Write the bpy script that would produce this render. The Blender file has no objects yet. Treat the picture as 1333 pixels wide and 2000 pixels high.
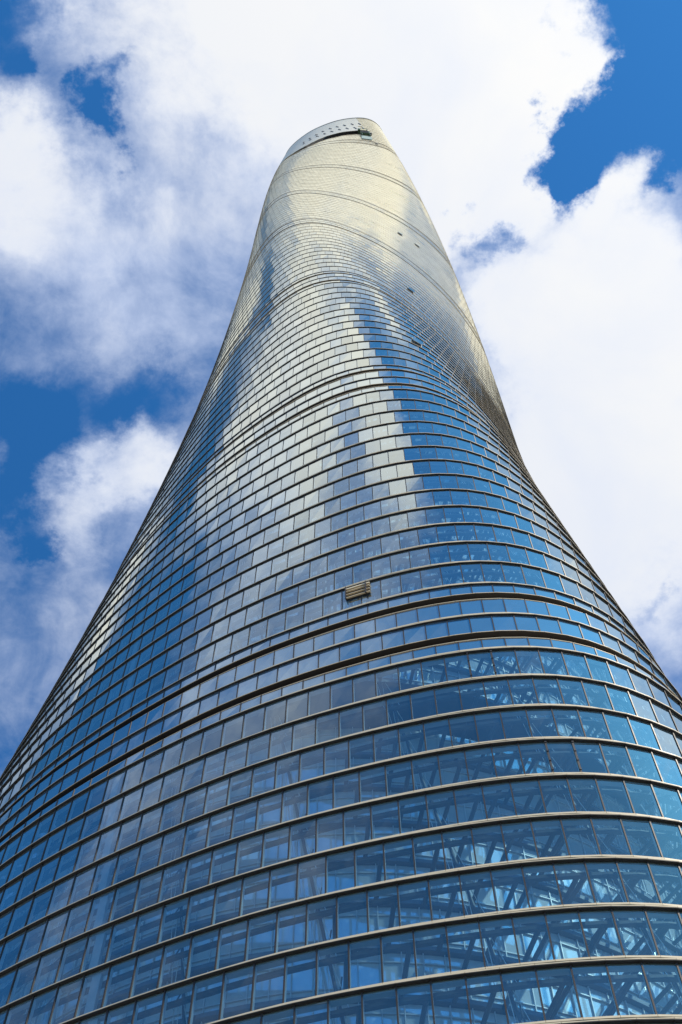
import bpy, math, random
import numpy as np
from mathutils import Matrix, Vector

random.seed(7)
rng = np.random.default_rng(11)
S = bpy.context.scene
COL = S.collection

# ------------------------------------------------------------------ camera
PW, PH, FPX = 1333.0, 2000.0, 2524.446
CAM = np.array([0.0, -98.674, 1.7])
_y, _p, _r = map(math.radians, (-0.7541702, 66.1024671, -0.5710073))
FW = np.array([math.sin(_y) * math.cos(_p), math.cos(_y) * math.cos(_p), math.sin(_p)])
_rt = np.array([math.cos(_y), -math.sin(_y), 0.0])
_up = np.cross(_rt, FW)
RT = _rt * math.cos(_r) + _up * math.sin(_r)
UP = -_rt * math.sin(_r) + _up * math.cos(_r)
cd = bpy.data.cameras.new('camera')
cam = bpy.data.objects.new('camera', cd)
COL.objects.link(cam)
M = Matrix(((RT[0], UP[0], -FW[0], CAM[0]), (RT[1], UP[1], -FW[1], CAM[1]), (RT[2], UP[2], -FW[2], CAM[2]), (0, 0, 0, 1)))
cam.matrix_world = M
cd.sensor_fit = 'VERTICAL'
cd.sensor_height = 36.0
cd.lens = FPX / PH * 36.0
cd.clip_start = 0.5
cd.clip_end = 20000
S.camera = cam


def img_dir(x, y):
    d = FW * FPX + RT * (x - PW / 2) + UP * (PH / 2 - y)
    return d / np.linalg.norm(d)


def sky_p(d):                       # the cloud deck: direction -> point on a flat layer overhead
    return d[0] / (d[2] + 0.1), d[1] / (d[2] + 0.1)


def ang_dir(az, el):
    a, e = math.radians(az), math.radians(el)
    return np.array([math.cos(a) * math.cos(e), math.sin(a) * math.cos(e), math.sin(e)])


# ------------------------------------------------------------------ sun + sky
SUN_AZ, SUN_EL = -33.0, 46.0
sd = ang_dir(SUN_AZ, SUN_EL)
sun = bpy.data.lights.new('sun', 'SUN')
sun.energy = 5.0
sun.angle = math.radians(0.5)
sun.color = (1.0, 0.90, 0.74)
so = bpy.data.objects.new('sun', sun)
COL.objects.link(so)
so.rotation_euler = Vector(sd).to_track_quat('Z', 'Y').to_euler()

W = bpy.data.worlds.new('World')
S.world = W
W.use_nodes = True
nt = W.node_tree
nt.nodes.clear()


class NB:
    """tiny node helper"""
    def __init__(self, tree):
        self.t = tree

    def n(self, typ, **kw):
        node = self.t.nodes.new(typ)
        for k, v in kw.items():
            if k.startswith('i_'):
                node.inputs[k[2:].replace('_', ' ')].default_value = v
            else:
                setattr(node, k, v)
        return node

    def l(self, a, b):
        self.t.links.new(a, b)

    def _in(self, sock, v):
        if hasattr(v, 'is_linked') or hasattr(v, 'links'):
            self.l(v, sock)
        else:
            sock.default_value = v

    def m(self, op, a, b=0.0, c=0.0, clamp=False):
        node = self.t.nodes.new('ShaderNodeMath')
        node.operation = op
        node.use_clamp = clamp
        self._in(node.inputs[0], a)
        self._in(node.inputs[1], b)
        if op in ('MULTIPLY_ADD', 'SMOOTH_MIN', 'SMOOTH_MAX'):
            self._in(node.inputs[2], c)
        return node.outputs[0]

    def vm(self, op, a, b=None, out=0, scale=None):
        node = self.t.nodes.new('ShaderNodeVectorMath')
        node.operation = op
        self._in(node.inputs[0], a)
        if b is not None:
            self._in(node.inputs[1], b)
        if scale is not None:
            self._in(node.inputs['Scale'], scale)
        return node.outputs[out]

    def mr(self, v, a, b, c, d, mode='LINEAR'):
        node = self.t.nodes.new('ShaderNodeMapRange')
        node.interpolation_type = mode
        self._in(node.inputs['Value'], v)
        for k, q in (('From Min', a), ('From Max', b), ('To Min', c), ('To Max', d)):
            self._in(node.inputs[k], q)
        return node.outputs[0]

    def mix(self, f, a, b):
        node = self.t.nodes.new('ShaderNodeMix')
        node.data_type = 'RGBA'
        self._in(node.inputs[0], f)
        self._in(node.inputs[6], a)
        self._in(node.inputs[7], b)
        return node.outputs[2]

    def noise(self, vec, scale, detail=6.0, rough=0.55, dist=0.0, lac=2.0):
        node = self.t.nodes.new('ShaderNodeTexNoise')
        self._in(node.inputs['Vector'], vec)
        node.inputs['Scale'].default_value = scale
        node.inputs['Detail'].default_value = detail
        node.inputs['Roughness'].default_value = rough
        node.inputs['Distortion'].default_value = dist
        node.inputs['Lacunarity'].default_value = lac
        return node.outputs['Fac']


b = NB(nt)
tc = b.n('ShaderNodeTexCoord')
gen = tc.outputs['Generated']
sep = b.n('ShaderNodeSeparateXYZ')
b.l(gen, sep.inputs[0])
zc = b.m('ADD', b.m('MAXIMUM', sep.outputs[2], 0.0), 0.1)
cmb = b.n('ShaderNodeCombineXYZ')
b.l(b.m('DIVIDE', sep.outputs[0], zc), cmb.inputs[0])
b.l(b.m('DIVIDE', sep.outputs[1], zc), cmb.inputs[1])
pos = cmb.outputs[0]

# where the clouds and the blue breaks stand (photo pixel, radius px, amount)
BLOBS = [
    # big white bank across the top and behind the tower
    (560, 60, 210, .46), (820, 90, 260, .50), (1010, 110, 150, .40), (700, 300, 260, .36), (1090, 30, 110, .30), (1150, 90, 70, .26),
    (60, 330, 130, .48), (20, 230, 90, .30), (300, 90, 110, .10), (440, 300, 200, .13), (900, 330, 130, .26), (980, 400, 80, .22), (830, 470, 80, .26),
    # lavender veil left of the tower
    (340, 520, 190, .15), (110, 520, 130, .20), (200, 420, 120, .14), (330, 660, 110, .08), (430, 690, 80, .10), (190, 660, 80, .10), (60, 700, 70, .02),
    # cumulus low on the left
    (310, 900, 70, .38), (240, 960, 60, .24), (215, 1010, 60, .16), (100, 935, 70, -.26), (60, 890, 80, -.2), (175, 1080, 70, .20), (180, 1170, 80, .12), (60, 1080, 70, .02), (60, 1290, 110, -.02), (110, 1400, 90, -.04),
    # great bank on the right
    (1230, 540, 190, .44), (1040, 570, 130, .42), (1280, 760, 240, .48), (1060, 780, 190, .46), (1310, 1080, 230, .46), (1130, 980, 160, .42), (1180, 420, 90, .32), (960, 640, 90, .3),
    # blue
    (10, 20, 90, -.30), (110, 40, 50, -.14), (205, 220, 45, -.44), (235, 170, 30, -.20), (60, 110, 30, -.16), (1310, 60, 130, -.70), (1280, 190, 110, -.62), (1150, 270, 90, -.62), (1085, 330, 60, -.45), (1040, 290, 75, -.9), (1085, 220, 55, -.6), (1110, 340, 70, -.55), (1180, 180, 60, -.3), (1085, 385, 45, -.45), (1310, 300, 60, -.44), (1215, 130, 26, -.2), (1170, 130, 22, -.16),
    (920, 480, 45, -.42), (1310, 370, 34, -.30), (20, 860, 110, -.27), (150, 810, 100, -.17), (260, 830, 70, -.17), (80, 760, 50, .06), (20, 990, 70, -.34), (330, 770, 60, -.16), (75, 1060, 36, -.22), (10, 1480, 70, -.10), (1275, 1215, 26, -.18), (1075, 50, 22, -.34), (640, 990, 10, .0),
]
# the sky behind the camera, known from what the glass reflects (azimuth, elevation, radius in degrees, amount)
BACK = [
    (-75, 67, 5.5, -.80), (-12, 71, 4.0, -.75), (-45, 67, 5, -.45), (-92, 59, 5, -.45), (-40, 58, 9, -.50), (-100, 46, 10, -.45), (-60, 47, 10, -.40), (174, 55, 7, -.50), (176, 44, 8, -.4), (160, 66, 4, -.40), 
    (-37, 75, 1.6, .30), (-60, 85, 7.5, .85), (-20, 81, 3.5, .65), (-120, 80, 4, .60), (-152, 72, 7.0, .50), (60, 80, 5, .40), (170, 82, 5, .30), (-106, 70, 5.0, .85), (-135, 73, 4, .60), (-140, 60, 8, .16), (155, 60, 4.5, .50), (-178, 69, 5.0, .45), (-150, 46, 8, -.12), (-10, 48, 10, .2),
]
wn1 = b.n('ShaderNodeTexNoise')
b.l(pos, wn1.inputs['Vector'])
wn1.inputs['Scale'].default_value = 9.0
wn1.inputs['Detail'].default_value = 7.0
wn1.inputs['Roughness'].default_value = 0.62
wv = b.vm('SCALE', b.vm('SUBTRACT', wn1.outputs['Color'], (0.5, 0.5, 0.5)), scale=0.17)
flat = b.vm('MULTIPLY', b.vm('ADD', pos, wv), (1, 1, 0))
acc = None
for (x, y, r, a) in BLOBS:
    px, py = sky_p(img_dir(x, y))
    qx, qy = sky_p(img_dir(x + r, y))
    rr = math.hypot(qx - px, qy - py) * 1.5
    d = b.vm('DISTANCE', flat, (px, py, 0.0), out=1)
    w = b.mr(d, 0.0, rr, a, 0.0, 'SMOOTHSTEP')
    acc = w if acc is None else b.m('ADD', acc, w)
for (az, el, r, a) in BACK:
    px, py = sky_p(ang_dir(az, el))
    qx, qy = sky_p(ang_dir(az, el - r))
    rr = math.hypot(qx - px, qy - py) * 1.5
    d = b.vm('DISTANCE', flat, (px, py, 0.0), out=1)
    acc = b.m('ADD', acc, b.mr(d, 0.0, rr, a, 0.0, 'SMOOTHSTEP'))
n_big = b.noise(b.vm('ADD', pos, (3.1, 1.7, 0.4)), 7.0, 10.0, 0.60, 0.5)
n_fine = b.noise(b.vm('ADD', pos, (0.0, 0.0, 2.9)), 34.0, 7.0, 0.64, 0.4)
cov = b.m('ADD', b.m('MULTIPLY_ADD', b.m('SUBTRACT', n_big, 0.5), 0.95, 0.50), acc)
cov = b.m('ADD', cov, b.m('MULTIPLY', b.m('SUBTRACT', n_fine, 0.5), 0.30))
alpha = b.mr(cov, 0.26, 0.98, 0.0, 1.0, 'SMOOTHSTEP')
thick = b.mr(cov, 0.55, 1.10, 0.0, 1.0, 'SMOOTHSTEP')
n_sh = b.noise(b.vm('ADD', pos, (7.0, 2.0, 1.0)), 7.0, 6.0, 0.55, 0.3)
lit = b.m('ADD', b.m('MULTIPLY', thick, 0.80), b.m('MULTIPLY', b.m('SUBTRACT', n_sh, 0.47), 1.5), clamp=True)
CL = 9.4
cl_col = b.mix(lit, (0.60 * CL, 0.69 * CL, 0.90 * CL, 1), (0.79 * CL, 0.82 * CL, 0.88 * CL, 1))
# forward scattering: clouds are brighter and warmer round the sun
mu = b.vm('DOT_PRODUCT', gen, tuple(sd), out=1)
fwd = b.m('POWER', b.m('MAXIMUM', mu, 0.0), 5.0)
cl_sun = b.n('ShaderNodeVectorMath', operation='MULTIPLY_ADD')
b.l(fwd, cl_sun.inputs[0])
cl_sun.inputs[1].default_value = (0.80, 0.62, 0.28)
cl_sun.inputs[2].default_value = (1, 1, 1)
cl = b.vm('MULTIPLY', cl_col, cl_sun.outputs[0])

sky = b.n('ShaderNodeTexSky')
sky.sky_type = 'NISHITA'
sky.sun_disc = False
sky.sun_elevation = math.radians(SUN_EL)
sky.sun_rotation = math.radians(90.0 - SUN_AZ)
sky.air_density = 1.0
sky.dust_density = 0.6
sky.ozone_density = 3.0
deep = b.vm('MULTIPLY', sky.outputs[0], (0.30, 1.06, 1.62))
out_col = b.mix(alpha, deep, cl)
bg = b.n('ShaderNodeBackground')
bg.inputs['Strength'].default_value = 0.1
b.l(out_col, bg.inputs[0])
wo = b.n('ShaderNodeOutputWorld')
b.l(bg.outputs[0], wo.inputs[0])

vs = S.view_settings
vs.view_transform = 'Standard'
vs.look = 'None'
vs.exposure = 0.15
vs.gamma = 1.0
vs.use_curve_mapping = False
S.render.engine = 'CYCLES'
S.cycles.max_bounces = 10
S.cycles.transparent_max_bounces = 14
S.cycles.glossy_bounces = 3
S.cycles.diffuse_bounces = 3
S.cycles.sample_clamp_indirect = 6.0
S.cycles.caustics_reflective = False
S.cycles.caustics_refractive = False
S.cycles.use_denoising = True
S.cycles.denoiser = 'OPENIMAGEDENOISE'


# ------------------------------------------------------------------ materials
def new_mat(name):
    m = bpy.data.materials.new(name)
    m.use_nodes = True
    m.node_tree.nodes.clear()
    return m, NB(m.node_tree)


def principled(name, col, rough=0.5, metal=0.0, var=0.12, nscale=0.8, spec=0.5):
    m, q = new_mat(name)
    o = q.n('ShaderNodeOutputMaterial')
    p = q.n('ShaderNodeBsdfPrincipled')
    t = q.n('ShaderNodeTexCoord')
    f = q.noise(t.outputs['Object'], nscale, 5.0, 0.6)
    c1 = tuple(c * (1 - var) for c in col) + (1,)
    c2 = tuple(min(1, c * (1 + var)) for c in col) + (1,)
    q.l(q.mix(f, c1, c2), p.inputs['Base Color'])
    q.l(q.mr(f, 0.3, 0.7, rough * 0.85, min(1, rough * 1.15)), p.inputs['Roughness'])
    p.inputs['Metallic'].default_value = metal
    p.inputs['Specular IOR Level'].default_value = spec
    q.l(p.outputs[0], o.inputs[0])
    return m


def glass(name, tint, r0, frit, body=None, rough=0.012, dust_glow=0.0, r1=None):
    """coated facade glass: Fresnel mirror over tinted see-through glass with a faint white frit; body = opaque backing"""
    r1 = r0 if r1 is None else r1
    m, q = new_mat(name)
    o = q.n('ShaderNodeOutputMaterial')
    geo = q.n('ShaderNodeNewGeometry')
    at = q.n('ShaderNodeAttribute', attribute_name='tone')
    tone = at.outputs['Fac']
    # Schlick Fresnel of the metallic coating
    cosv = q.m('ABSOLUTE', q.vm('DOT_PRODUCT', geo.outputs['Normal'], geo.outputs['Incoming'], out=1))
    one = q.m('SUBTRACT', 1.0, cosv, clamp=True)
    fr = q.mr(one, 0.36, 0.80, 0.0, 1.0, 'SMOOTHSTEP')
    fa = q.n('ShaderNodeAttribute', attribute_name='frit_density').outputs['Fac']
    r0n = q.m('MULTIPLY_ADD', fa, r1 - r0, r0)
    fres = q.m('MULTIPLY_ADD', fr, q.m('SUBTRACT', 0.78, r0n), r0n)
    fres = q.m('MULTIPLY_ADD', q.m('POWER', one, 6.0), 0.12, fres)
    fres = q.m('MULTIPLY', fres, q.mr(tone, 0, 1, 0.88, 1.12), clamp=True)
    t = q.n('ShaderNodeTexCoord')
    bump = q.n('ShaderNodeBump')
    bump.inputs['Strength'].default_value = 0.05
    bump.inputs['Distance'].default_value = 0.05
    q.l(q.noise(t.outputs['Object'], 0.55, 2.0, 0.5), bump.inputs['Height'])
    gl = q.n('ShaderNodeBsdfGlossy')
    # the coating turns from neutral to pale gold at grazing angles
    q.l(q.mix(q.mr(one, 0.60, 0.86, 0.0, 1.0), (0.91, 1.0, 0.96, 1), (1.0, 0.965, 0.77, 1)), gl.inputs['Color'])
    gl.inputs['Roughness'].default_value = rough
    q.l(bump.outputs[0], gl.inputs['Normal'])
    df = q.n('ShaderNodeBsdfDiffuse')
    if body is None:
        tr = q.n('ShaderNodeBsdfTransparent')
        tr.inputs['Color'].default_value = tint + (1,)
        df.inputs['Color'].default_value = (0.72, 0.76, 0.76, 1)
        base = q.n('ShaderNodeMixShader')
        dirt = q.noise(t.outputs['Object'], 0.35, 6.0, 0.65)
        q.l(q.m('MULTIPLY', q.mr(dirt, 0.3, 0.7, 0.6, 1.4), frit), base.inputs[0])
        q.l(tr.outputs[0], base.inputs[1])
        q.l(df.outputs[0], base.inputs[2])
        base = base.outputs[0]
    else:
        f = q.noise(t.outputs['Object'], 0.4, 4.0, 0.6)
        q.l(q.mix(f, tuple(c * .8 for c in body) + (1,), tuple(c * 1.2 for c in body) + (1,)), df.inputs['Color'])
        base = df.outputs[0]
    mx = q.n('ShaderNodeMixShader')
    q.l(fres, mx.inputs[0])
    q.l(base, mx.inputs[1])
    q.l(gl.outputs[0], mx.inputs[2])
    if dust_glow:
        dd_ = q.n('ShaderNodeBsdfDiffuse')
        dd_.inputs['Color'].default_value = (0.84, 0.76, 0.57, 1)  # dust tint, with the golden glow of the upper glass put into it
        m2 = q.n('ShaderNodeMixShader')
        q.l(q.m('MULTIPLY', q.mr(q.noise(t.outputs['Object'], 0.12, 5.0, 0.6), 0.3, 0.7, 0.75, 1.25), q.m('MULTIPLY', fa, dust_glow)), m2.inputs[0])
        q.l(mx.outputs[0], m2.inputs[1])
        q.l(dd_.outputs[0], m2.inputs[2])
        mx = m2
    # the back face of the sheet adds nothing more
    bk = q.n('ShaderNodeBsdfTransparent')
    fin = q.n('ShaderNodeMixShader')
    q.l(geo.outputs['Backfacing'], fin.inputs[0])
    q.l(mx.outputs[0], fin.inputs[1])
    q.l(bk.outputs[0], fin.inputs[2])
    q.l(fin.outputs[0], o.inputs[0])
    return m


M_GLASS = glass('facade_glass', (0.66, 0.90, 1.0), 0.19, 0.02, dust_glow=0.34, r1=0.56)
M_GLASSU = M_GLASS
M_SPAN = glass('spandrel_glass', None, 0.30, 0, body=(0.08, 0.17, 0.26), dust_glow=0.24, r1=0.34)
M_ALU = principled('ledge_aluminium', (0.64, 0.54, 0.375), 0.45, 0.0, 0.10, 0.8, 0.25)
M_DARK = principled('black_and_shade', (0.018, 0.017, 0.018), 0.55, 0.0)  # black parts, and undersides whose shade is put into the colour
M_MULL = principled('bronze_mullion', (0.035, 0.030, 0.028), 0.5, 0.2)
M_FIN = principled('inner_fin', (0.62, 0.66, 0.68), 0.4, 0.1)
M_SOFFIT = principled('shelf_soffit', (0.36, 0.40, 0.44), 0.7)
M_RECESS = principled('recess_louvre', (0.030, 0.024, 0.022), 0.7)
M_SLAB = principled('slab_edge', (0.14, 0.17, 0.20), 0.7)
M_STEEL = principled('strut_steel', (0.10, 0.12, 0.14), 0.5, 0.2)
M_ROD = principled('rod_steel', (0.70, 0.72, 0.72), 0.35, 0.3)
M_BLIND = glass('inner_glazing', None, 0.50, 0, body=(0.80, 0.86, 0.90), rough=0.03)
M_INMULL = principled('inner_mullion_paint', (0.55, 0.58, 0.60), 0.5)
M_CROWN = principled('crown_metal', (0.74, 0.70, 0.58), 0.5, 0.1, 0.10, 0.4)
M_CROWNR = principled('crown_rim', (0.40, 0.40, 0.38), 0.4, 0.5)
M_SLAT = principled('louvre_slat', (0.66, 0.55, 0.36), 0.4, 0.0)
M_GREEN = principled('green_machine_paint', (0.05, 0.10, 0.05), 0.5)
M_CREAM = principled('cream_machine_paint', (0.60, 0.52, 0.30), 0.5)
M_NET = principled('cradle_mesh', (0.30, 0.38, 0.35), 0.8)

# ------------------------------------------------------------------ the twisting plan
R0, K = 47.324809, -0.0011292
E3, E6, E9, S6 = 0.1067976, 0.0186877, 0.0045564, -0.0007236
PHI, TW, TW2 = -39.0399, -0.2320924, 3.43e-05
NP = 140
_TH = np.linspace(0, 2 * math.pi, 5601)


def _rho(th):
    return 1 + E3 * np.cos(3 * th) + E6 * np.cos(6 * th) + E9 * np.cos(9 * th) + S6 * np.sin(6 * th)


_q = np.stack([_rho(_TH) * np.cos(_TH), _rho(_TH) * np.sin(_TH)], 1)
_arc = np.concatenate([[0], np.cumsum(np.linalg.norm(np.diff(_q, axis=0), axis=1))])
_arc = _arc / _arc[-1] * NP
RMIN = float(_rho(_TH).min())


def surf(s, z, off=0.0):
    """point(s) of the facade plan at panel coordinate s (0..140), height z, pushed out by off metres"""
    s = np.asarray(s, float) % NP
    th = np.interp(s, _arc, _TH)
    R = R0 * math.exp(K * z)
    a = math.radians(PHI + TW * z + TW2 * z * z)
    r = R * _rho(th)
    dr = R * (-3 * E3 * np.sin(3 * th) - 6 * E6 * np.sin(6 * th) - 9 * E9 * np.sin(9 * th) + 6 * S6 * np.cos(6 * th))
    c, sn = np.cos(th + a), np.sin(th + a)
    p = np.stack([r * c, r * sn], -1)
    t = np.stack([dr * c - r * sn, dr * sn + r * c], -1)
    t /= np.linalg.norm(t, axis=-1, keepdims=True)
    n = np.stack([t[..., 1], -t[..., 0]], -1)
    return p + n * off, n


def project(P3):
    d = P3 - CAM
    w = d @ FW
    return np.stack([PW / 2 + FPX * (d @ RT) / w, PH / 2 - FPX * (d @ UP) / w], -1), w


# ------------------------------------------------------------------ mesh building
class MB:
    def __init__(self):
        self.v, self.f, self.t, self.fr = [], [], [], []

    def hexa(self, lo, hi, tone=None, frit=0.0):
        """lo, hi: four points each, same winding"""
        n = len(self.v)
        self.v += [tuple(p) for p in lo] + [tuple(p) for p in hi]
        self.f += [(n + 3, n + 2, n + 1, n), (n + 4, n + 5, n + 6, n + 7)]
        for i in range(4):
            j = (i + 1) % 4
            self.f.append((n + i, n + j, n + 4 + j, n + 4 + i))
        if tone is not None:
            self.t += [tone] * 8
            self.fr += [frit] * 8
        return self

    def box(self, o, ax, ay, az):
        """box from corner o spanned by three vectors"""
        o, ax, ay, az = map(np.asarray, (o, ax, ay, az))
        lo = [o, o + ax, o + ax + ay, o + ay]
        return self.hexa(lo, [p + az for p in lo])

    def bar(self, a, b2, r, sides=6):
        a, b2 = np.asarray(a, float), np.asarray(b2, float)
        d = b2 - a
        d = d / np.linalg.norm(d)
        h = np.array([0, 0, 1.0]) if abs(d[2]) < 0.9 else np.array([1.0, 0, 0])
        u = np.cross(d, h)
        u /= np.linalg.norm(u)
        w = np.cross(d, u)
        n = len(self.v)
        for e in (a, b2):
            for k in range(sides):
                g = 2 * math.pi * k / sides
                self.v.append(tuple(e + r * (u * math.cos(g) + w * math.sin(g))))
        for k in range(sides):
            j = (k + 1) % sides
            self.f.append((n + k, n + j, n + sides + j, n + sides + k))
        self.f.append(tuple(n + k for k in range(sides))[::-1])
        self.f.append(tuple(n + sides + k for k in range(sides)))
        return self

    def ring(self, outer, inner, z0, z1):
        """closed ring with a rectangular section; outer/inner (n,2) loops"""
        k = len(outer)
        n = len(self.v)
        for loop, z in ((outer, z0), (inner, z0), (inner, z1), (outer, z1)):
            self.v += [(p[0], p[1], z) for p in loop]
        for i in range(k):
            j = (i + 1) % k
            for q in range(4):
                q2 = (q + 1) % 4
                self.f.append((n + q * k + i, n + q2 * k + i, n + q2 * k + j, n + q * k + j))
        return self

    def build(self, name, mat, parent=None, kind=None, label=None):
        me = bpy.data.meshes.new(name)
        me.from_pydata(self.v, [], self.f)
        if self.t:
            at = me.attributes.new('tone', 'FLOAT', 'POINT')
            at.data.foreach_set('value', self.t)
            at = me.attributes.new('frit_density', 'FLOAT', 'POINT')
            at.data.foreach_set('value', self.fr)
        me.materials.append(mat)
        ob = bpy.data.objects.new(name, me)
        COL.objects.link(ob)
        if parent is not None:
            ob.parent = parent
        if kind:
            ob['kind'] = kind
        if label:
            ob['label'] = label
        return ob


def fix_normals(ob):
    import bmesh
    bm = bmesh.new()
    bm.from_mesh(ob.data)
    bmesh.ops.recalc_face_normals(bm, faces=bm.faces)
    bm.to_mesh(ob.data)
    bm.free()


def p3(p, z):
    return np.array([p[0], p[1], z])


# ------------------------------------------------------------------ setting
gm, gq = new_mat('plaza_paving')
_o = gq.n('ShaderNodeOutputMaterial')
_p = gq.n('ShaderNodeBsdfPrincipled')
_t = gq.n('ShaderNodeTexCoord')
_f = gq.noise(_t.outputs['Object'], 0.05, 8.0, 0.6)
gq.l(gq.mix(_f, (0.16, 0.155, 0.145, 1), (0.30, 0.29, 0.27, 1)), _p.inputs['Base Color'])
_p.inputs['Roughness'].default_value = 0.8
gq.l(_p.outputs[0], _o.inputs[0])
g = MB()
n_g = 64
g.v = [(0, 0, 0)] + [(9000 * math.cos(2 * math.pi * i / n_g), 9000 * math.sin(2 * math.pi * i / n_g), 0) for i in range(n_g)]
g.f = [(0, 1 + i, 1 + (i + 1) % n_g) for i in range(n_g)]
g.build('ground', gm, kind='structure')

# ------------------------------------------------------------------ tower: the stack of rows
tower = bpy.data.objects.new('skyscraper', None)
COL.objects.link(tower)
tower['label'] = 'twisting glass skyscraper with rounded corners seen steeply from below against the clouds'
tower['category'] = 'skyscraper'

BANDS = [(95.527, 107.380), (165.944, 177.797), (236.010, 247.863), (313.161, 325.013), (381.447, 393.299), (459.605, 471.457), (538.480, 550.333)]
NROW = [None, 13, 13, 14, 14, 15, 15]
ZTOP = 621.5
rows = []     # (z0, z1, type) type: vision / spandrel / gap / crown
h0 = 4.467
zz = BANDS[0][0]
low = []
while zz > 2.0:
    z0 = max(0.0, zz - h0)
    low.append((z0, zz, 'vision'))
    zz = z0
rows += low[::-1]
for i, (a, c) in enumerate(BANDS):
    if i > 0:
        p = BANDS[i - 1][1]
        hh = (a - p) / NROW[i]
        for k in range(NROW[i]):
            rows.append((p + k * hh, p + (k + 1) * hh, 'vision'))
    B = c - a
    rows += [(a, a + .155 * B, 'spandrel'), (a + .155 * B, a + .250 * B, 'gap'), (a + .250 * B, a + .5 * B, 'spandrel'),
             (a + .5 * B, a + .750 * B, 'spandrel'), (a + .750 * B, a + .845 * B, 'gap'), (a + .845 * B, c, 'spandrel')]
n_cr = 17
hc = (ZTOP - BANDS[-1][1]) / n_cr
for k in range(n_cr):
    rows.append((BANDS[-1][1] + k * hc, BANDS[-1][1] + (k + 1) * hc, 'crown'))

SB = np.arange(NP) + 0.6          # panel joints


def slot_lo(s):
    return np.interp(s, [2, 9, 13.3, 21.4, 27, 33, 37.5], [538.5, 542.5, 546.5, 558.5, 563.0, 566.0, 567.0])


def slot_hi(s):
    return np.interp(s, [2, 7.5, 13.5, 21.8, 27.7, 33.6, 37.5], [545.5, 551.5, 559.0, 571.5, 575.5, 578.0, 579.0])


S_A, S_B = 1.6, 37.6              # the slot runs between these joints


def in_slot(s0, s1):
    return s0 >= S_A - 1e-6 and s1 <= S_B + 1e-6


# open or louvred panes seen in the photo, as (row z, s)
OPEN = [(198.0, 3.8), (268.7, 14.0), (359.0, 23.8), (358.3, 27.8)]

panes = []        # (area, quad data)
pane_id = 0
mull_front = []
allp = []
ledge_jobs = []
for ri, (z0, z1, ty) in enumerate(rows):
    zm = 0.5 * (z0 + z1)
    P, Nn = surf(SB, zm)
    ledge_jobs.append((ri, z0, z1, ty, P, Nn))
    if ty == 'gap':
        continue
    for j in range(NP):
        k = (j + 1) % NP
        s0, s1 = SB[j], SB[j] + 1.0
        za0 = za1 = z0 + (0.10 if ty != 'crown' else 0.0)
        zb0 = zb1 = z1 - 0.04
        mat = {'vision': 'g' if zm < 250 else 'u', 'spandrel': 's', 'crown': 'u'}[ty]
        pieces = []
        if zm > 538 and in_slot(s0 % NP, s1 % NP if s1 % NP > s0 % NP else s1):
            l0, l1 = slot_lo(s0), slot_lo(s1)
            h0_, h1_ = slot_hi(s0), slot_hi(s1)
            a0, a1 = min(zb0, l0), min(zb1, l1)
            if a0 - za0 > .15 or a1 - za1 > .15:
                pieces.append((za0, za1, max(a0, za0 + .01), max(a1, za1 + .01), mat))
            c0, c1 = max(za0, h0_), max(za1, h1_)
            if zb0 - c0 > .15 or zb1 - c1 > .15:
                pieces.append((min(c0, zb0 - .01), min(c1, zb1 - .01), zb0, zb1, 'c'))
        else:
            pieces.append((za0, za1, zb0, zb1, mat))
        for (q0, q1, t0, t1, mt) in pieces:
            allp.append((ri, j, P[j], P[k], Nn[j], Nn[k], q0, q1, t0, t1, mt))

# projected size of every pane
quad = np.array([[p3(a[2], a[6]), p3(a[3], a[7]), p3(a[3], a[9]), p3(a[2], a[8])] for a in allp])
uv, ww = project(quad)
area = 0.5 * ((uv[:, 2, 0] - uv[:, 0, 0]) * (uv[:, 3, 1] - uv[:, 1, 1]) - (uv[:, 3, 0] - uv[:, 1, 0]) * (uv[:, 2, 1] - uv[:, 0, 1]))
area = -area          # image y runs down: front faces positive
cen = uv.mean(1)
ok = (ww.min(1) > 1) & (cen[:, 0] > -20) & (cen[:, 0] < PW + 20) & (cen[:, 1] > 0) & (cen[:, 1] < PH + 30)
nrm = np.cross(quad[:, 1] - quad[:, 0], quad[:, 3] - quad[:, 0])
facing = ((CAM - quad.mean(1)) * nrm).sum(1) > 0
score = np.where(ok & facing, np.abs(area), -1)
is_span = np.array([a[10] == 's' for a in allp])
big = set(np.argsort(-np.where(is_span, -1, score))[:300].tolist())
big_span = set(np.argsort(-np.where(is_span, score, -1))[:300].tolist())

MATS = {'g': M_GLASS, 's': M_SPAN, 'c': M_CROWN, 'u': M_GLASSU}


def add_pane(mb, a, tone):
    ri, j, A, Bp, na, nb, q0, q1, t0, t1, mt = a
    jit = rng.normal(0, 0.008, 4) if mt != 'c' else np.zeros(4)
    d = 0.0
    f = [p3(A + na * jit[0], q0), p3(Bp + nb * jit[1], q1), p3(Bp + nb * jit[2], t1), p3(A + na * jit[3], t0)]
    n2 = (na + nb) / 2
    bk = [p - np.array([n2[0], n2[1], 0]) * 0.045 for p in f]
    mb.hexa(bk, f, tone, float(np.clip((.5 * (q0 + t0) - 215) / 100, 0, 1)))
    return mb


bulk = {'g': MB(), 's': MB(), 'c': MB(), 'u': MB()}
clampable = {}
for i, a in enumerate(allp):
    tone = float(np.clip(rng.normal(0.5, 0.22), 0, 1))
    if i in big:
        add_pane(MB(), a, tone).build('pane', MATS[a[10]], tower)
    elif i in big_span:
        add_pane(MB(), a, tone).build('spandrel_pane', M_SPAN, tower)
    else:
        add_pane(bulk[a[10]], a, tone)
bulk['g'].build('small_panes', M_GLASS, tower, kind='stuff')
bulk['u'].build('fritted_panes', M_GLASSU, tower, kind='stuff')
bulk['s'].build('small_spandrel_panes', M_SPAN, tower, kind='stuff')
bulk['c'].build('crown_panels', M_CROWN, tower, kind='stuff')

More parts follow.
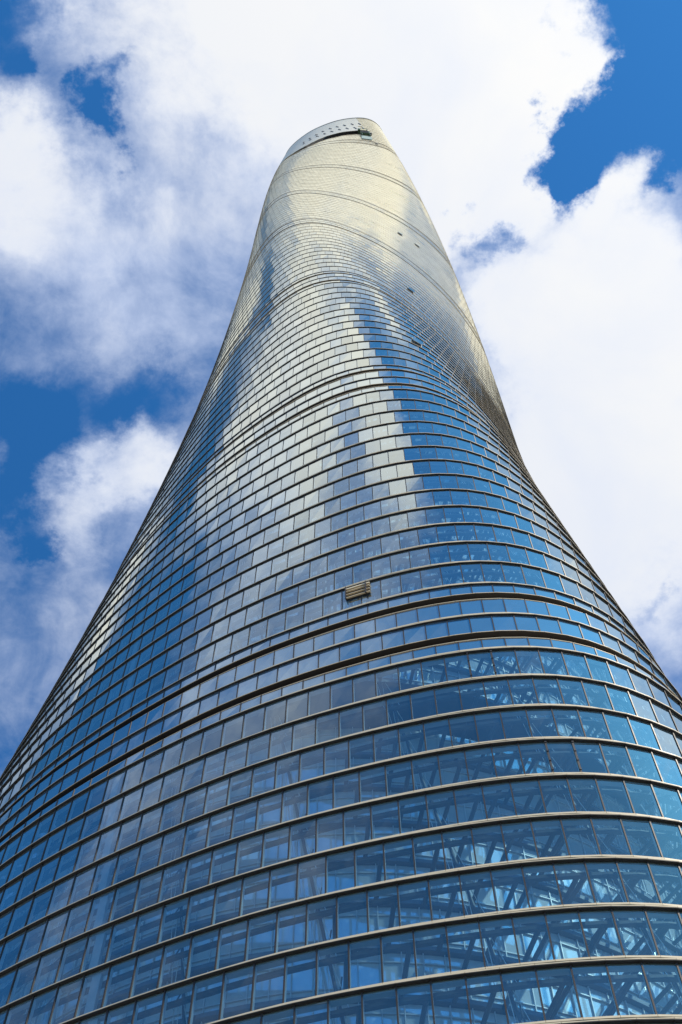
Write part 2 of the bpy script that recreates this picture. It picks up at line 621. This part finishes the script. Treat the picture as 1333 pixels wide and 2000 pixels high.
# mullions: dark cap outside, pale fin inside
mb_m, mb_f = MB(), MB()
for i, a in enumerate(allp):
    ri, j, A, Bp, na, nb, q0, q1, t0, t1, mt = a
    if mt == 'c':
        continue
    t = np.array([-na[1], na[0]])
    hw = 0.05
    o = A - na * 0.03
    mb = MB() if i in big else mb_m
    pr = float(np.interp(q0, [80, 140, 200], [0.10, 0.06, 0.045]))
    hw = float(np.interp(q0, [100, 250, 320], [0.05, 0.035, 0.022]))
    mb.box(p3(o - t * hw, q0), p3(t * 2 * hw, 0), p3(na * pr, 0), (0, 0, t0 - q0))
    if i in big:
        mb.build('mullion', M_MULL, tower)
    if mt == 'g' and a[6] < 320:
        o = A - na * 0.36
        mb_f.box(p3(o - t * 0.035, q0), p3(t * 0.07, 0), p3(na * 0.30, 0), (0, 0, t0 - q0))
mb_m.build('small_mullions', M_MULL, tower, kind='stuff')
mb_f.build('inner_fins', M_FIN, tower, kind='stuff')

# ledges, recessed bands and inner shelves, row by row


def segs(mb, P, Nn, off, back, z0, z1, gap=0.012):
    k = len(P)
    for j in range(k):
        n = (j + 1) % k
        t = P[n] - P[j]
        t = t / np.linalg.norm(t)
        a0, b0 = P[j] + Nn[j] * off + t * gap, P[n] + Nn[n] * off - t * gap
        a1, b1 = P[j] - Nn[j] * back + t * gap, P[n] - Nn[n] * back - t * gap
        mb.hexa([p3(a1, z0), p3(a0, z0), p3(b0, z0), p3(b1, z0)], [p3(a1, z1), p3(a0, z1), p3(b0, z1), p3(b1, z1)])


for idx, (ri, z0, z1, ty, P, Nn) in enumerate(ledge_jobs):
    prev = ledge_jobs[idx - 1] if idx else None
    if ty == 'gap':
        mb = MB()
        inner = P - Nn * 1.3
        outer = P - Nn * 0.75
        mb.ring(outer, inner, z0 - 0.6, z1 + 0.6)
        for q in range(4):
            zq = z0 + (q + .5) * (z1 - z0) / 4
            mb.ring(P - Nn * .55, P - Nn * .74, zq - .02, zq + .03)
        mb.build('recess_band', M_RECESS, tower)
        mb = MB()
        segs(mb, P, Nn, 0.07, 0.7, z0 - 0.06, z0 + 0.01)
        mb.build('recess_sill', M_ALU, tower)
        mb = MB()
        segs(mb, P, Nn, 0.05, -0.01, z1 + 0.03, z1 + 0.10)
        lin = mb.build('recess_lintel', M_ALU, tower)
        MB().ring(P + Nn * .005, P - Nn * .74, z1 - .03, z1 + .09).build('lintel_soffit', M_DARK, lin)  # black plate: shade beneath the lintel put into its colour
        continue
    if prev is None or prev[3] == 'gap':
        continue
    if z0 > 538:
        # fine joints of the crown, interrupted by the slot
        mb = MB()
        for j in range(NP):
            n = (j + 1) % NP
            s = SB[j]
            off = .10
            if S_A <= s < S_B - .5:
                if z0 > slot_lo(s) - .2:
                    if z0 < slot_hi(s + 1) + .3:
                        continue
                    off = .035
            a0, b0 = P[j] + Nn[j] * off, P[n] + Nn[n] * off
            a1, b1 = P[j] - Nn[j] * .3, P[n] - Nn[n] * .3
            mb.hexa([p3(a1, z0 - .08), p3(a0, z0 - .08), p3(b0, z0 - .08), p3(b1, z0 - .08)], [p3(a1, z0 + .1), p3(a0, z0 + .1), p3(b0, z0 + .1), p3(b1, z0 + .1)])
        if mb.v:
            mb.build('crown_ledge', M_ALU, tower)
        continue
    Pl, Nl = prev[4], prev[5]
    mb = MB()
    dep = float(np.interp(z0, [80, 110, 180, 250, 340], [0.24, 0.17, 0.12, 0.08, 0.04]))
    fh = float(np.interp(z0, [110, 260], [1.0, 0.7]))
    segs(mb, P, Nn, dep - .03, 0.45, z0 + 0.02, z0 + 0.17 * fh)
    segs(mb, Pl, Nl, dep, 0.45, z0 - 0.10 * fh, z0 - 0.01)
    led = mb.build('ledge', M_ALU, tower)
    if z0 < 290:
        mb = MB()
        mb.ring(Pl + Nl * (dep - .01), Pl - Nl * 0.05, z0 - 0.10 * fh - .06, z0 - 0.10 * fh - .004)  # black strip under the ledge: the unlit soffit put into the colour
        mb.build('soffit_shade', M_DARK, led)
    if z0 < 320:
        mb = MB()
        mb.ring(Pl - Nl * 0.06, Pl - Nl * 0.50, z0 - 0.34, z0 - 0.24)
        mb.build('inner_shelf', M_SOFFIT, tower)

# rim of the crown
Pt, Nt = surf(np.arange(0, NP, .5), ZTOP)
MB().ring(Pt + Nt * .25, Pt - Nt * .9, ZTOP - .3, ZTOP + .5).build('crown_rim', M_CROWNR, tower)
# dark wall behind the slot and the slot lips
ss = np.arange(S_A - 1, S_B + .01, 0.5)
mb = MB()
lipu, lipl, darku = MB(), MB(), MB()
for s0, s1 in zip(ss[:-1], ss[1:]):
    def sp(s, z, off):
        p, n = surf(s, z, off)
        return p3(p, z)
    a, c = slot_lo(s0) - 2, slot_lo(s1) - 2
    e, f = slot_hi(s0) + 2, slot_hi(s1) + 2
    mb.hexa([sp(s0, a, -3.2), sp(s1, c, -3.2), sp(s1, f, -3.2), sp(s0, e, -3.2)], [sp(s0, a, -2.9), sp(s1, c, -2.9), sp(s1, f, -2.9), sp(s0, e, -2.9)])
    if s0 >= S_A:
        u0, u1 = slot_hi(s0), slot_hi(s1)
        darku.hexa([sp(s0, u0 - .05, -3), sp(s1, u1 - .05, -3), sp(s1, u1 + .3, -3), sp(s0, u0 + .3, -3)], [sp(s0, u0 - .05, -.02), sp(s1, u1 - .05, -.02), sp(s1, u1 + .3, -.02), sp(s0, u0 + .3, -.02)])  # near-black underside, the shade of the slot put into the colour
        lipu.hexa([sp(s0, u0 - .15, -.015), sp(s1, u1 - .15, -.015), sp(s1, u1 + .3, -.015), sp(s0, u0 + .3, -.015)], [sp(s0, u0 - .15, .12), sp(s1, u1 - .15, .12), sp(s1, u1 + .3, .12), sp(s0, u0 + .3, .12)])
        u0, u1 = slot_lo(s0), slot_lo(s1)
        lipl.hexa([sp(s0, u0 - .3, -3), sp(s1, u1 - .3, -3), sp(s1, u1 + .1, -3), sp(s0, u0 + .1, -3)], [sp(s0, u0 - .3, .12), sp(s1, u1 - .3, .12), sp(s1, u1 + .1, .12), sp(s0, u0 + .1, .12)])
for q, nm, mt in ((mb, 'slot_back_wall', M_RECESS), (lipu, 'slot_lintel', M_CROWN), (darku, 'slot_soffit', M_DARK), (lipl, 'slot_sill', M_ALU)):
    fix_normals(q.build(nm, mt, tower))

# two rows of small dark vent openings in the crown
VU = [(13.3, 580.8), (16.0, 586.1), (18.9, 589.7), (21.8, 595.0), (25.0, 597.6), (27.9, 597.9), (30.9, 598.8), (34.1, 600.2), (37.1, 600.6)]
VL = [(13.2, 572.6), (16.0, 577.4), (18.9, 581.0), (21.9, 582.6), (24.9, 584.6), (28.0, 586.1), (31.0, 586.8), (34.1, 587.3), (37.1, 587.8)]
for (s, z) in VU + VL:
    mb = MB()
    for ds, dz, w, hgt in ((-.36, 1.5, .38, 2.3), (.0, 0.0, .34, 2.6), (.36, -1.6, .38, 2.2)):
        p0, n0 = surf(s + ds - w / 2, z)
        p1, n1 = surf(s + ds + w / 2, z)
        lo = [p3(p0 - n0 * .25, z + dz - hgt / 2), p3(p0 + n0 * .14, z + dz - hgt / 2), p3(p1 + n1 * .14, z + dz - hgt / 2), p3(p1 - n1 * .25, z + dz - hgt / 2)]
        mb.hexa(lo, [q + np.array([0, 0, hgt]) for q in lo])
    mb.build('vent_opening', M_DARK, tower)

# small open windows with a tilted sash
for (z, s) in OPEN + [(545.2, 38.2)]:
    r = min(rows, key=lambda q: abs(0.5 * (q[0] + q[1]) - z))
    j = int(round(s - .5 - .6)) % NP
    zm = .5 * (r[0] + r[1])
    P, Nn = surf(SB, zm)
    k = (j + 1) % NP
    hz = min(2.4, r[1] - r[0])
    A, Bq, na, nb = P[j], P[k], Nn[j], Nn[k]
    w = MB()
    w.hexa([p3(A + na * .03, r[1] - hz), p3(Bq + nb * .03, r[1] - hz), p3(Bq + nb * .03, r[1] - .2), p3(A + na * .03, r[1] - .2)],
           [p3(A + na * .06, r[1] - hz), p3(Bq + nb * .06, r[1] - hz), p3(Bq + nb * .06, r[1] - .2), p3(A + na * .06, r[1] - .2)])
    wn = w.build('open_window', M_STEEL, tower)
    sa = MB()
    sa.hexa([p3(A + na * .34, r[1] - hz + .3), p3(Bq + nb * .34, r[1] - hz + .3), p3(Bq + nb * .25, r[1] - .2), p3(A + na * .25, r[1] - .2)],
            [p3(A + na * .39, r[1] - hz + .3), p3(Bq + nb * .39, r[1] - hz + .3), p3(Bq + nb * .32, r[1] - .14), p3(A + na * .32, r[1] - .14)], .5)
    sa.build('sash', M_SPAN, wn)

# the pane with three bright louvre slats above the first dark double band
s0, s1 = 128.85, 130.10
r = min(rows, key=lambda q: abs(0.5 * (q[0] + q[1]) - 109.9))
zt = r[1] - .25
lv = MB()
pa, na = surf(s0, 110.0)
pb, nb = surf(s1, 110.0)
lv.hexa([p3(pa + na * .02, zt - 2.35), p3(pa + na * .12, zt - 2.35), p3(pb + nb * .12, zt - 2.35), p3(pb + nb * .02, zt - 2.35)],
        [p3(pa + na * .02, zt), p3(pa + na * .12, zt), p3(pb + nb * .12, zt), p3(pb + nb * .02, zt)])
lvo = lv.build('louvre_panel', M_DARK, tower)
for q in range(4):
    zq = zt - .30 - q * .62
    o0, hgt = (.16, .13) if q else (.13, .26)
    MB().hexa([p3(pa + na * o0, zq - hgt), p3(pb + nb * o0, zq - hgt), p3(pb + nb * (o0 + .16), zq - hgt), p3(pa + na * (o0 + .16), zq - hgt)],
              [p3(pa + na * o0, zq), p3(pb + nb * o0, zq), p3(pb + nb * (o0 + .13), zq), p3(pa + na * (o0 + .13), zq)]).build('slat', M_SLAT, lvo)
for s in (s0, s1 - .22):
    pc, nc = surf(s, 110.0)
    t = np.array([-nc[1], nc[0]])
    MB().box(p3(pc + nc * .1, zt - 2.4), p3(t * .10, 0), p3(nc * .28, 0), (0, 0, 2.3)).build('slat_bracket', M_MULL, lvo)

# two panes held by black clamps
for (sj, z) in ((132.6, 93.3), (133.6, 79.8)):
    ri = min(range(len(rows)), key=lambda q: abs(0.5 * (rows[q][0] + rows[q][1]) - z))
    z0, z1, _ = rows[ri]
    P, Nn = surf(SB, .5 * (z0 + z1))
    for j in (int(round(sj - .6)), int(round(sj - .6)) + 1):
        t = np.array([-Nn[j][1], Nn[j][0]])
        for f_ in (.16, .42, .68, .93):
            zq = z0 + f_ * (z1 - z0)
            MB().box(p3(P[j] - t * .08 + Nn[j] * .05, zq - .09), p3(t * .16, 0), p3(Nn[j] * .09, 0), (0, 0, .18)).build('clamp', M_DARK, tower)
        MB().box(p3(P[j] - t * .075 + Nn[j] * .02, z0 + .3), p3(t * .15, 0), p3(Nn[j] * .07, 0), (0, 0, z1 - z0 - .6)).build('clamp_strip', M_DARK, tower)

# ------------------------------------------------------------------ inside the glass: slabs, inner wall, struts, rods
ZONES = [(0, 95.527), (95.527, 165.944), (165.944, 236.01), (236.01, 313.161), (313.161, 381.447), (381.447, 459.6), (459.6, 538.5), (538.5, 600)]


def inner_r(z):
    for a, c in ZONES:
        if z < c:
            return R0 * math.exp(K * c) * RMIN - 1.6
    return R0 * math.exp(K * 600) * RMIN - 1.6


def circ(r, n=96, ph=0.0):
    g2 = np.arange(n) * 2 * math.pi / n + ph
    return np.stack([r * np.cos(g2), r * np.sin(g2)], 1)


vis = [r for r in rows if r[2] == 'vision' and r[1] < 321]
strut_all, inm = [], MB()
for (z0, z1, ty) in rows:
    if ty == 'gap':
        continue
    zc_ = z0
    ri_ = inner_r(.5 * (z0 + z1))
    if ty == 'vision' or ty == 'spandrel':
        mb = MB()
        if ty == 'vision':
            mb.ring(circ(ri_ + .40), circ(3.0), z0 - .20, z0 + .20)          # slab with its narrow gallery
            mb.build('floor_slab', M_SLAB, tower)
            mb = MB()
            mb.ring(circ(ri_), circ(ri_ - .15), z0 + .20, z1 - .25)
            mb.build('inner_wall', M_BLIND, tower)
            if z0 > 30 and z0 < 170:
                for k2 in range(160):
                    g2 = 2 * math.pi * k2 / 160
                    c2, s2 = math.cos(g2), math.sin(g2)
                    n2, t2 = np.array([c2, s2]), np.array([-s2, c2])
                    inm.box(p3(n2 * (ri_ + .01) - t2 * .035, z0 + .2), p3(t2 * .07, 0), p3(n2 * .14, 0), (0, 0, z1 - z0 - .45))
                for dz in (.95, 3.25):
                    inm.ring(circ(ri_ + .13), circ(ri_ + .01), z0 + dz, z0 + dz + .09)
        else:
            Pm, Nm = surf(SB, .5 * (z0 + z1))
            mb.ring(Pm - Nm * .35, Pm - Nm * .6, z0, z1)
            mb.build('backing_wall', M_RECESS, tower)
    if ty == 'vision' and 30 < z0 < 236:
        Pm, Nm = surf(SB, z0)
        mb = MB()
        mb.ring(Pm - Nm * .80, Pm - Nm * 1.10, z0 - .55, z0 - .25)
        mb.build('ring_beam', M_STEEL, tower)
        for j in range(NP):
            d = np.linalg.norm(Pm[j])
            if d - ri_ > 4.6 and j % 2 == 0:
                u = Pm[j] / d
                strut_all.append((p3(u * (ri_ + .6), z0 - .4), p3(Pm[j] - Nm[j] * .95, z0 - .4)))
# braced posts standing behind the glass every five panes, following the twist, and the pale joint strip
pz = [r for r in rows if r[2] == 'vision' and 30 < r[0] < 166]
for s in np.arange(4.0, NP, 5.0):
    mb, ro = MB(), MB()
    for (z0, z1, _) in pz:
        pA, nA = surf(s, z0)
        pB, nB = surf(s, z1)
        tA = np.array([-nA[1], nA[0]])
        a0, b0 = p3(pA - nA * 1.7, z0 - .3), p3(pB - nB * 1.7, z1 - .3)
        mb.bar(a0, b0, .13, 6)
        mb.bar(p3(pA - nA * .9 - tA * .1, z0 - .2), p3(pB - nB * 2.4 + tA * .5, z1 - .4), .06, 5)
        for d0, d1 in ((-.62, -.15), (.55, .12), (-.78, -.55)):
            ro.bar(p3(pA - nA * 1.25 + tA * d0, z0), p3(pB - nB * 1.35 + tA * d1, z1), .03, 5)
    br = mb.build('braced_post', M_STEEL, tower)
    ro.build('brace_rod', M_ROD, br)
mb = MB()
for (z0, z1, _) in pz:
    pA, nA = surf(115.85, .5 * (z0 + z1))
    pB, nB = surf(116.2, .5 * (z0 + z1))
    lo = [p3(pA - nA * .5, z0 + .1), p3(pA - nA * .2, z0 + .1), p3(pB - nB * .2, z0 + .1), p3(pB - nB * .5, z0 + .1)]
    mb.hexa(lo, [q + np.array([0, 0, z1 - z0 - .4]) for q in lo])
fix_normals(mb.build('joint_strip', M_SOFFIT, tower))
inm.build('inner_mullions', M_INMULL, tower, kind='stuff')
mid = np.array([(a + c) / 2 for a, c in strut_all])
uvs, w2 = project(mid)
dd = np.linalg.norm(mid - CAM, axis=1)
vis_s = (uvs[:, 0] > 0) & (uvs[:, 0] < PW) & (uvs[:, 1] > 0) & (uvs[:, 1] < PH) & (((CAM[:2] - mid[:, :2]) * mid[:, :2]).sum(1) > 0)
order = np.argsort(np.where(vis_s, dd, 1e6))
bigs = set(order[:300].tolist())
rest = MB()
for i, (a, c) in enumerate(strut_all):
    if i in bigs:
        MB().bar(a, c, .17, 10).build('strut', M_STEEL, tower)
    else:
        rest.bar(a, c, .17, 6)
rest.build('far_struts', M_STEEL, tower, kind='stuff')

# roof deck closing the crown
Pd, Nd = surf(np.arange(0, NP, 1.0), 604.0)
MB().ring(Pd - Nd * .5, Pd * .02, 603.0, 604.0).build('roof', M_SLAB, tower)

# ------------------------------------------------------------------ green cleaning cradle parked at the end of the slot
pc, nc = surf(36.0, 570.0)
cr = bpy.data.objects.new('cleaning_cradle', None)
COL.objects.link(cr)
cr['label'] = 'green and cream window cleaning machine parked in the slot near the top of the skyscraper'
cr['category'] = 'cleaning cradle'


def frame_pt(s, z, off):
    p, n = surf(s, z)
    return p3(p + n * off, z)


def cbox(name, mat, sA, sB, zA, zB, o0, o1):
    lo = [frame_pt(sA, zA, o0), frame_pt(sA, zA, o1), frame_pt(sB, zA, o1), frame_pt(sB, zA, o0)]
    hi = [p + np.array([0, 0, zB - zA]) for p in lo]
    return MB().hexa(lo, hi).build(name, mat, cr)


cbox('body', M_GREEN, 34.3, 37.6, 565.5, 572.5, -1.0, 1.0)
cbox('cabin', M_CREAM, 34.8, 37.0, 572.6, 576.2, -.8, 1.15)
cbox('roof_panel', M_GREEN, 34.2, 37.7, 576.3, 579.5, -1.0, .9)
cbox('counterweight', M_DARK, 37.7, 38.4, 566.5, 569.0, -.2, 1.0)
cbox('mast', M_CREAM, 35.7, 36.1, 579.6, 586.5, .3, .7)
cbox('jib', M_CREAM, 35.1, 36.6, 585.0, 586.2, .75, 1.0)
cbox('mesh_screen', M_NET, 33.5, 37.2, 553.0, 561.5, .22, .30)
cbox('hoist_post', M_GREEN, 34.3, 34.6, 561.5, 565.4, .3, .8)
cbox('hoist_post', M_GREEN, 37.2, 37.5, 561.5, 565.4, .3, .8)
for q in range(4):
    cbox('louvre', M_DARK, 34.6, 37.3, 566.2 + q * 1.6, 566.9 + q * 1.6, 1.02, 1.12)
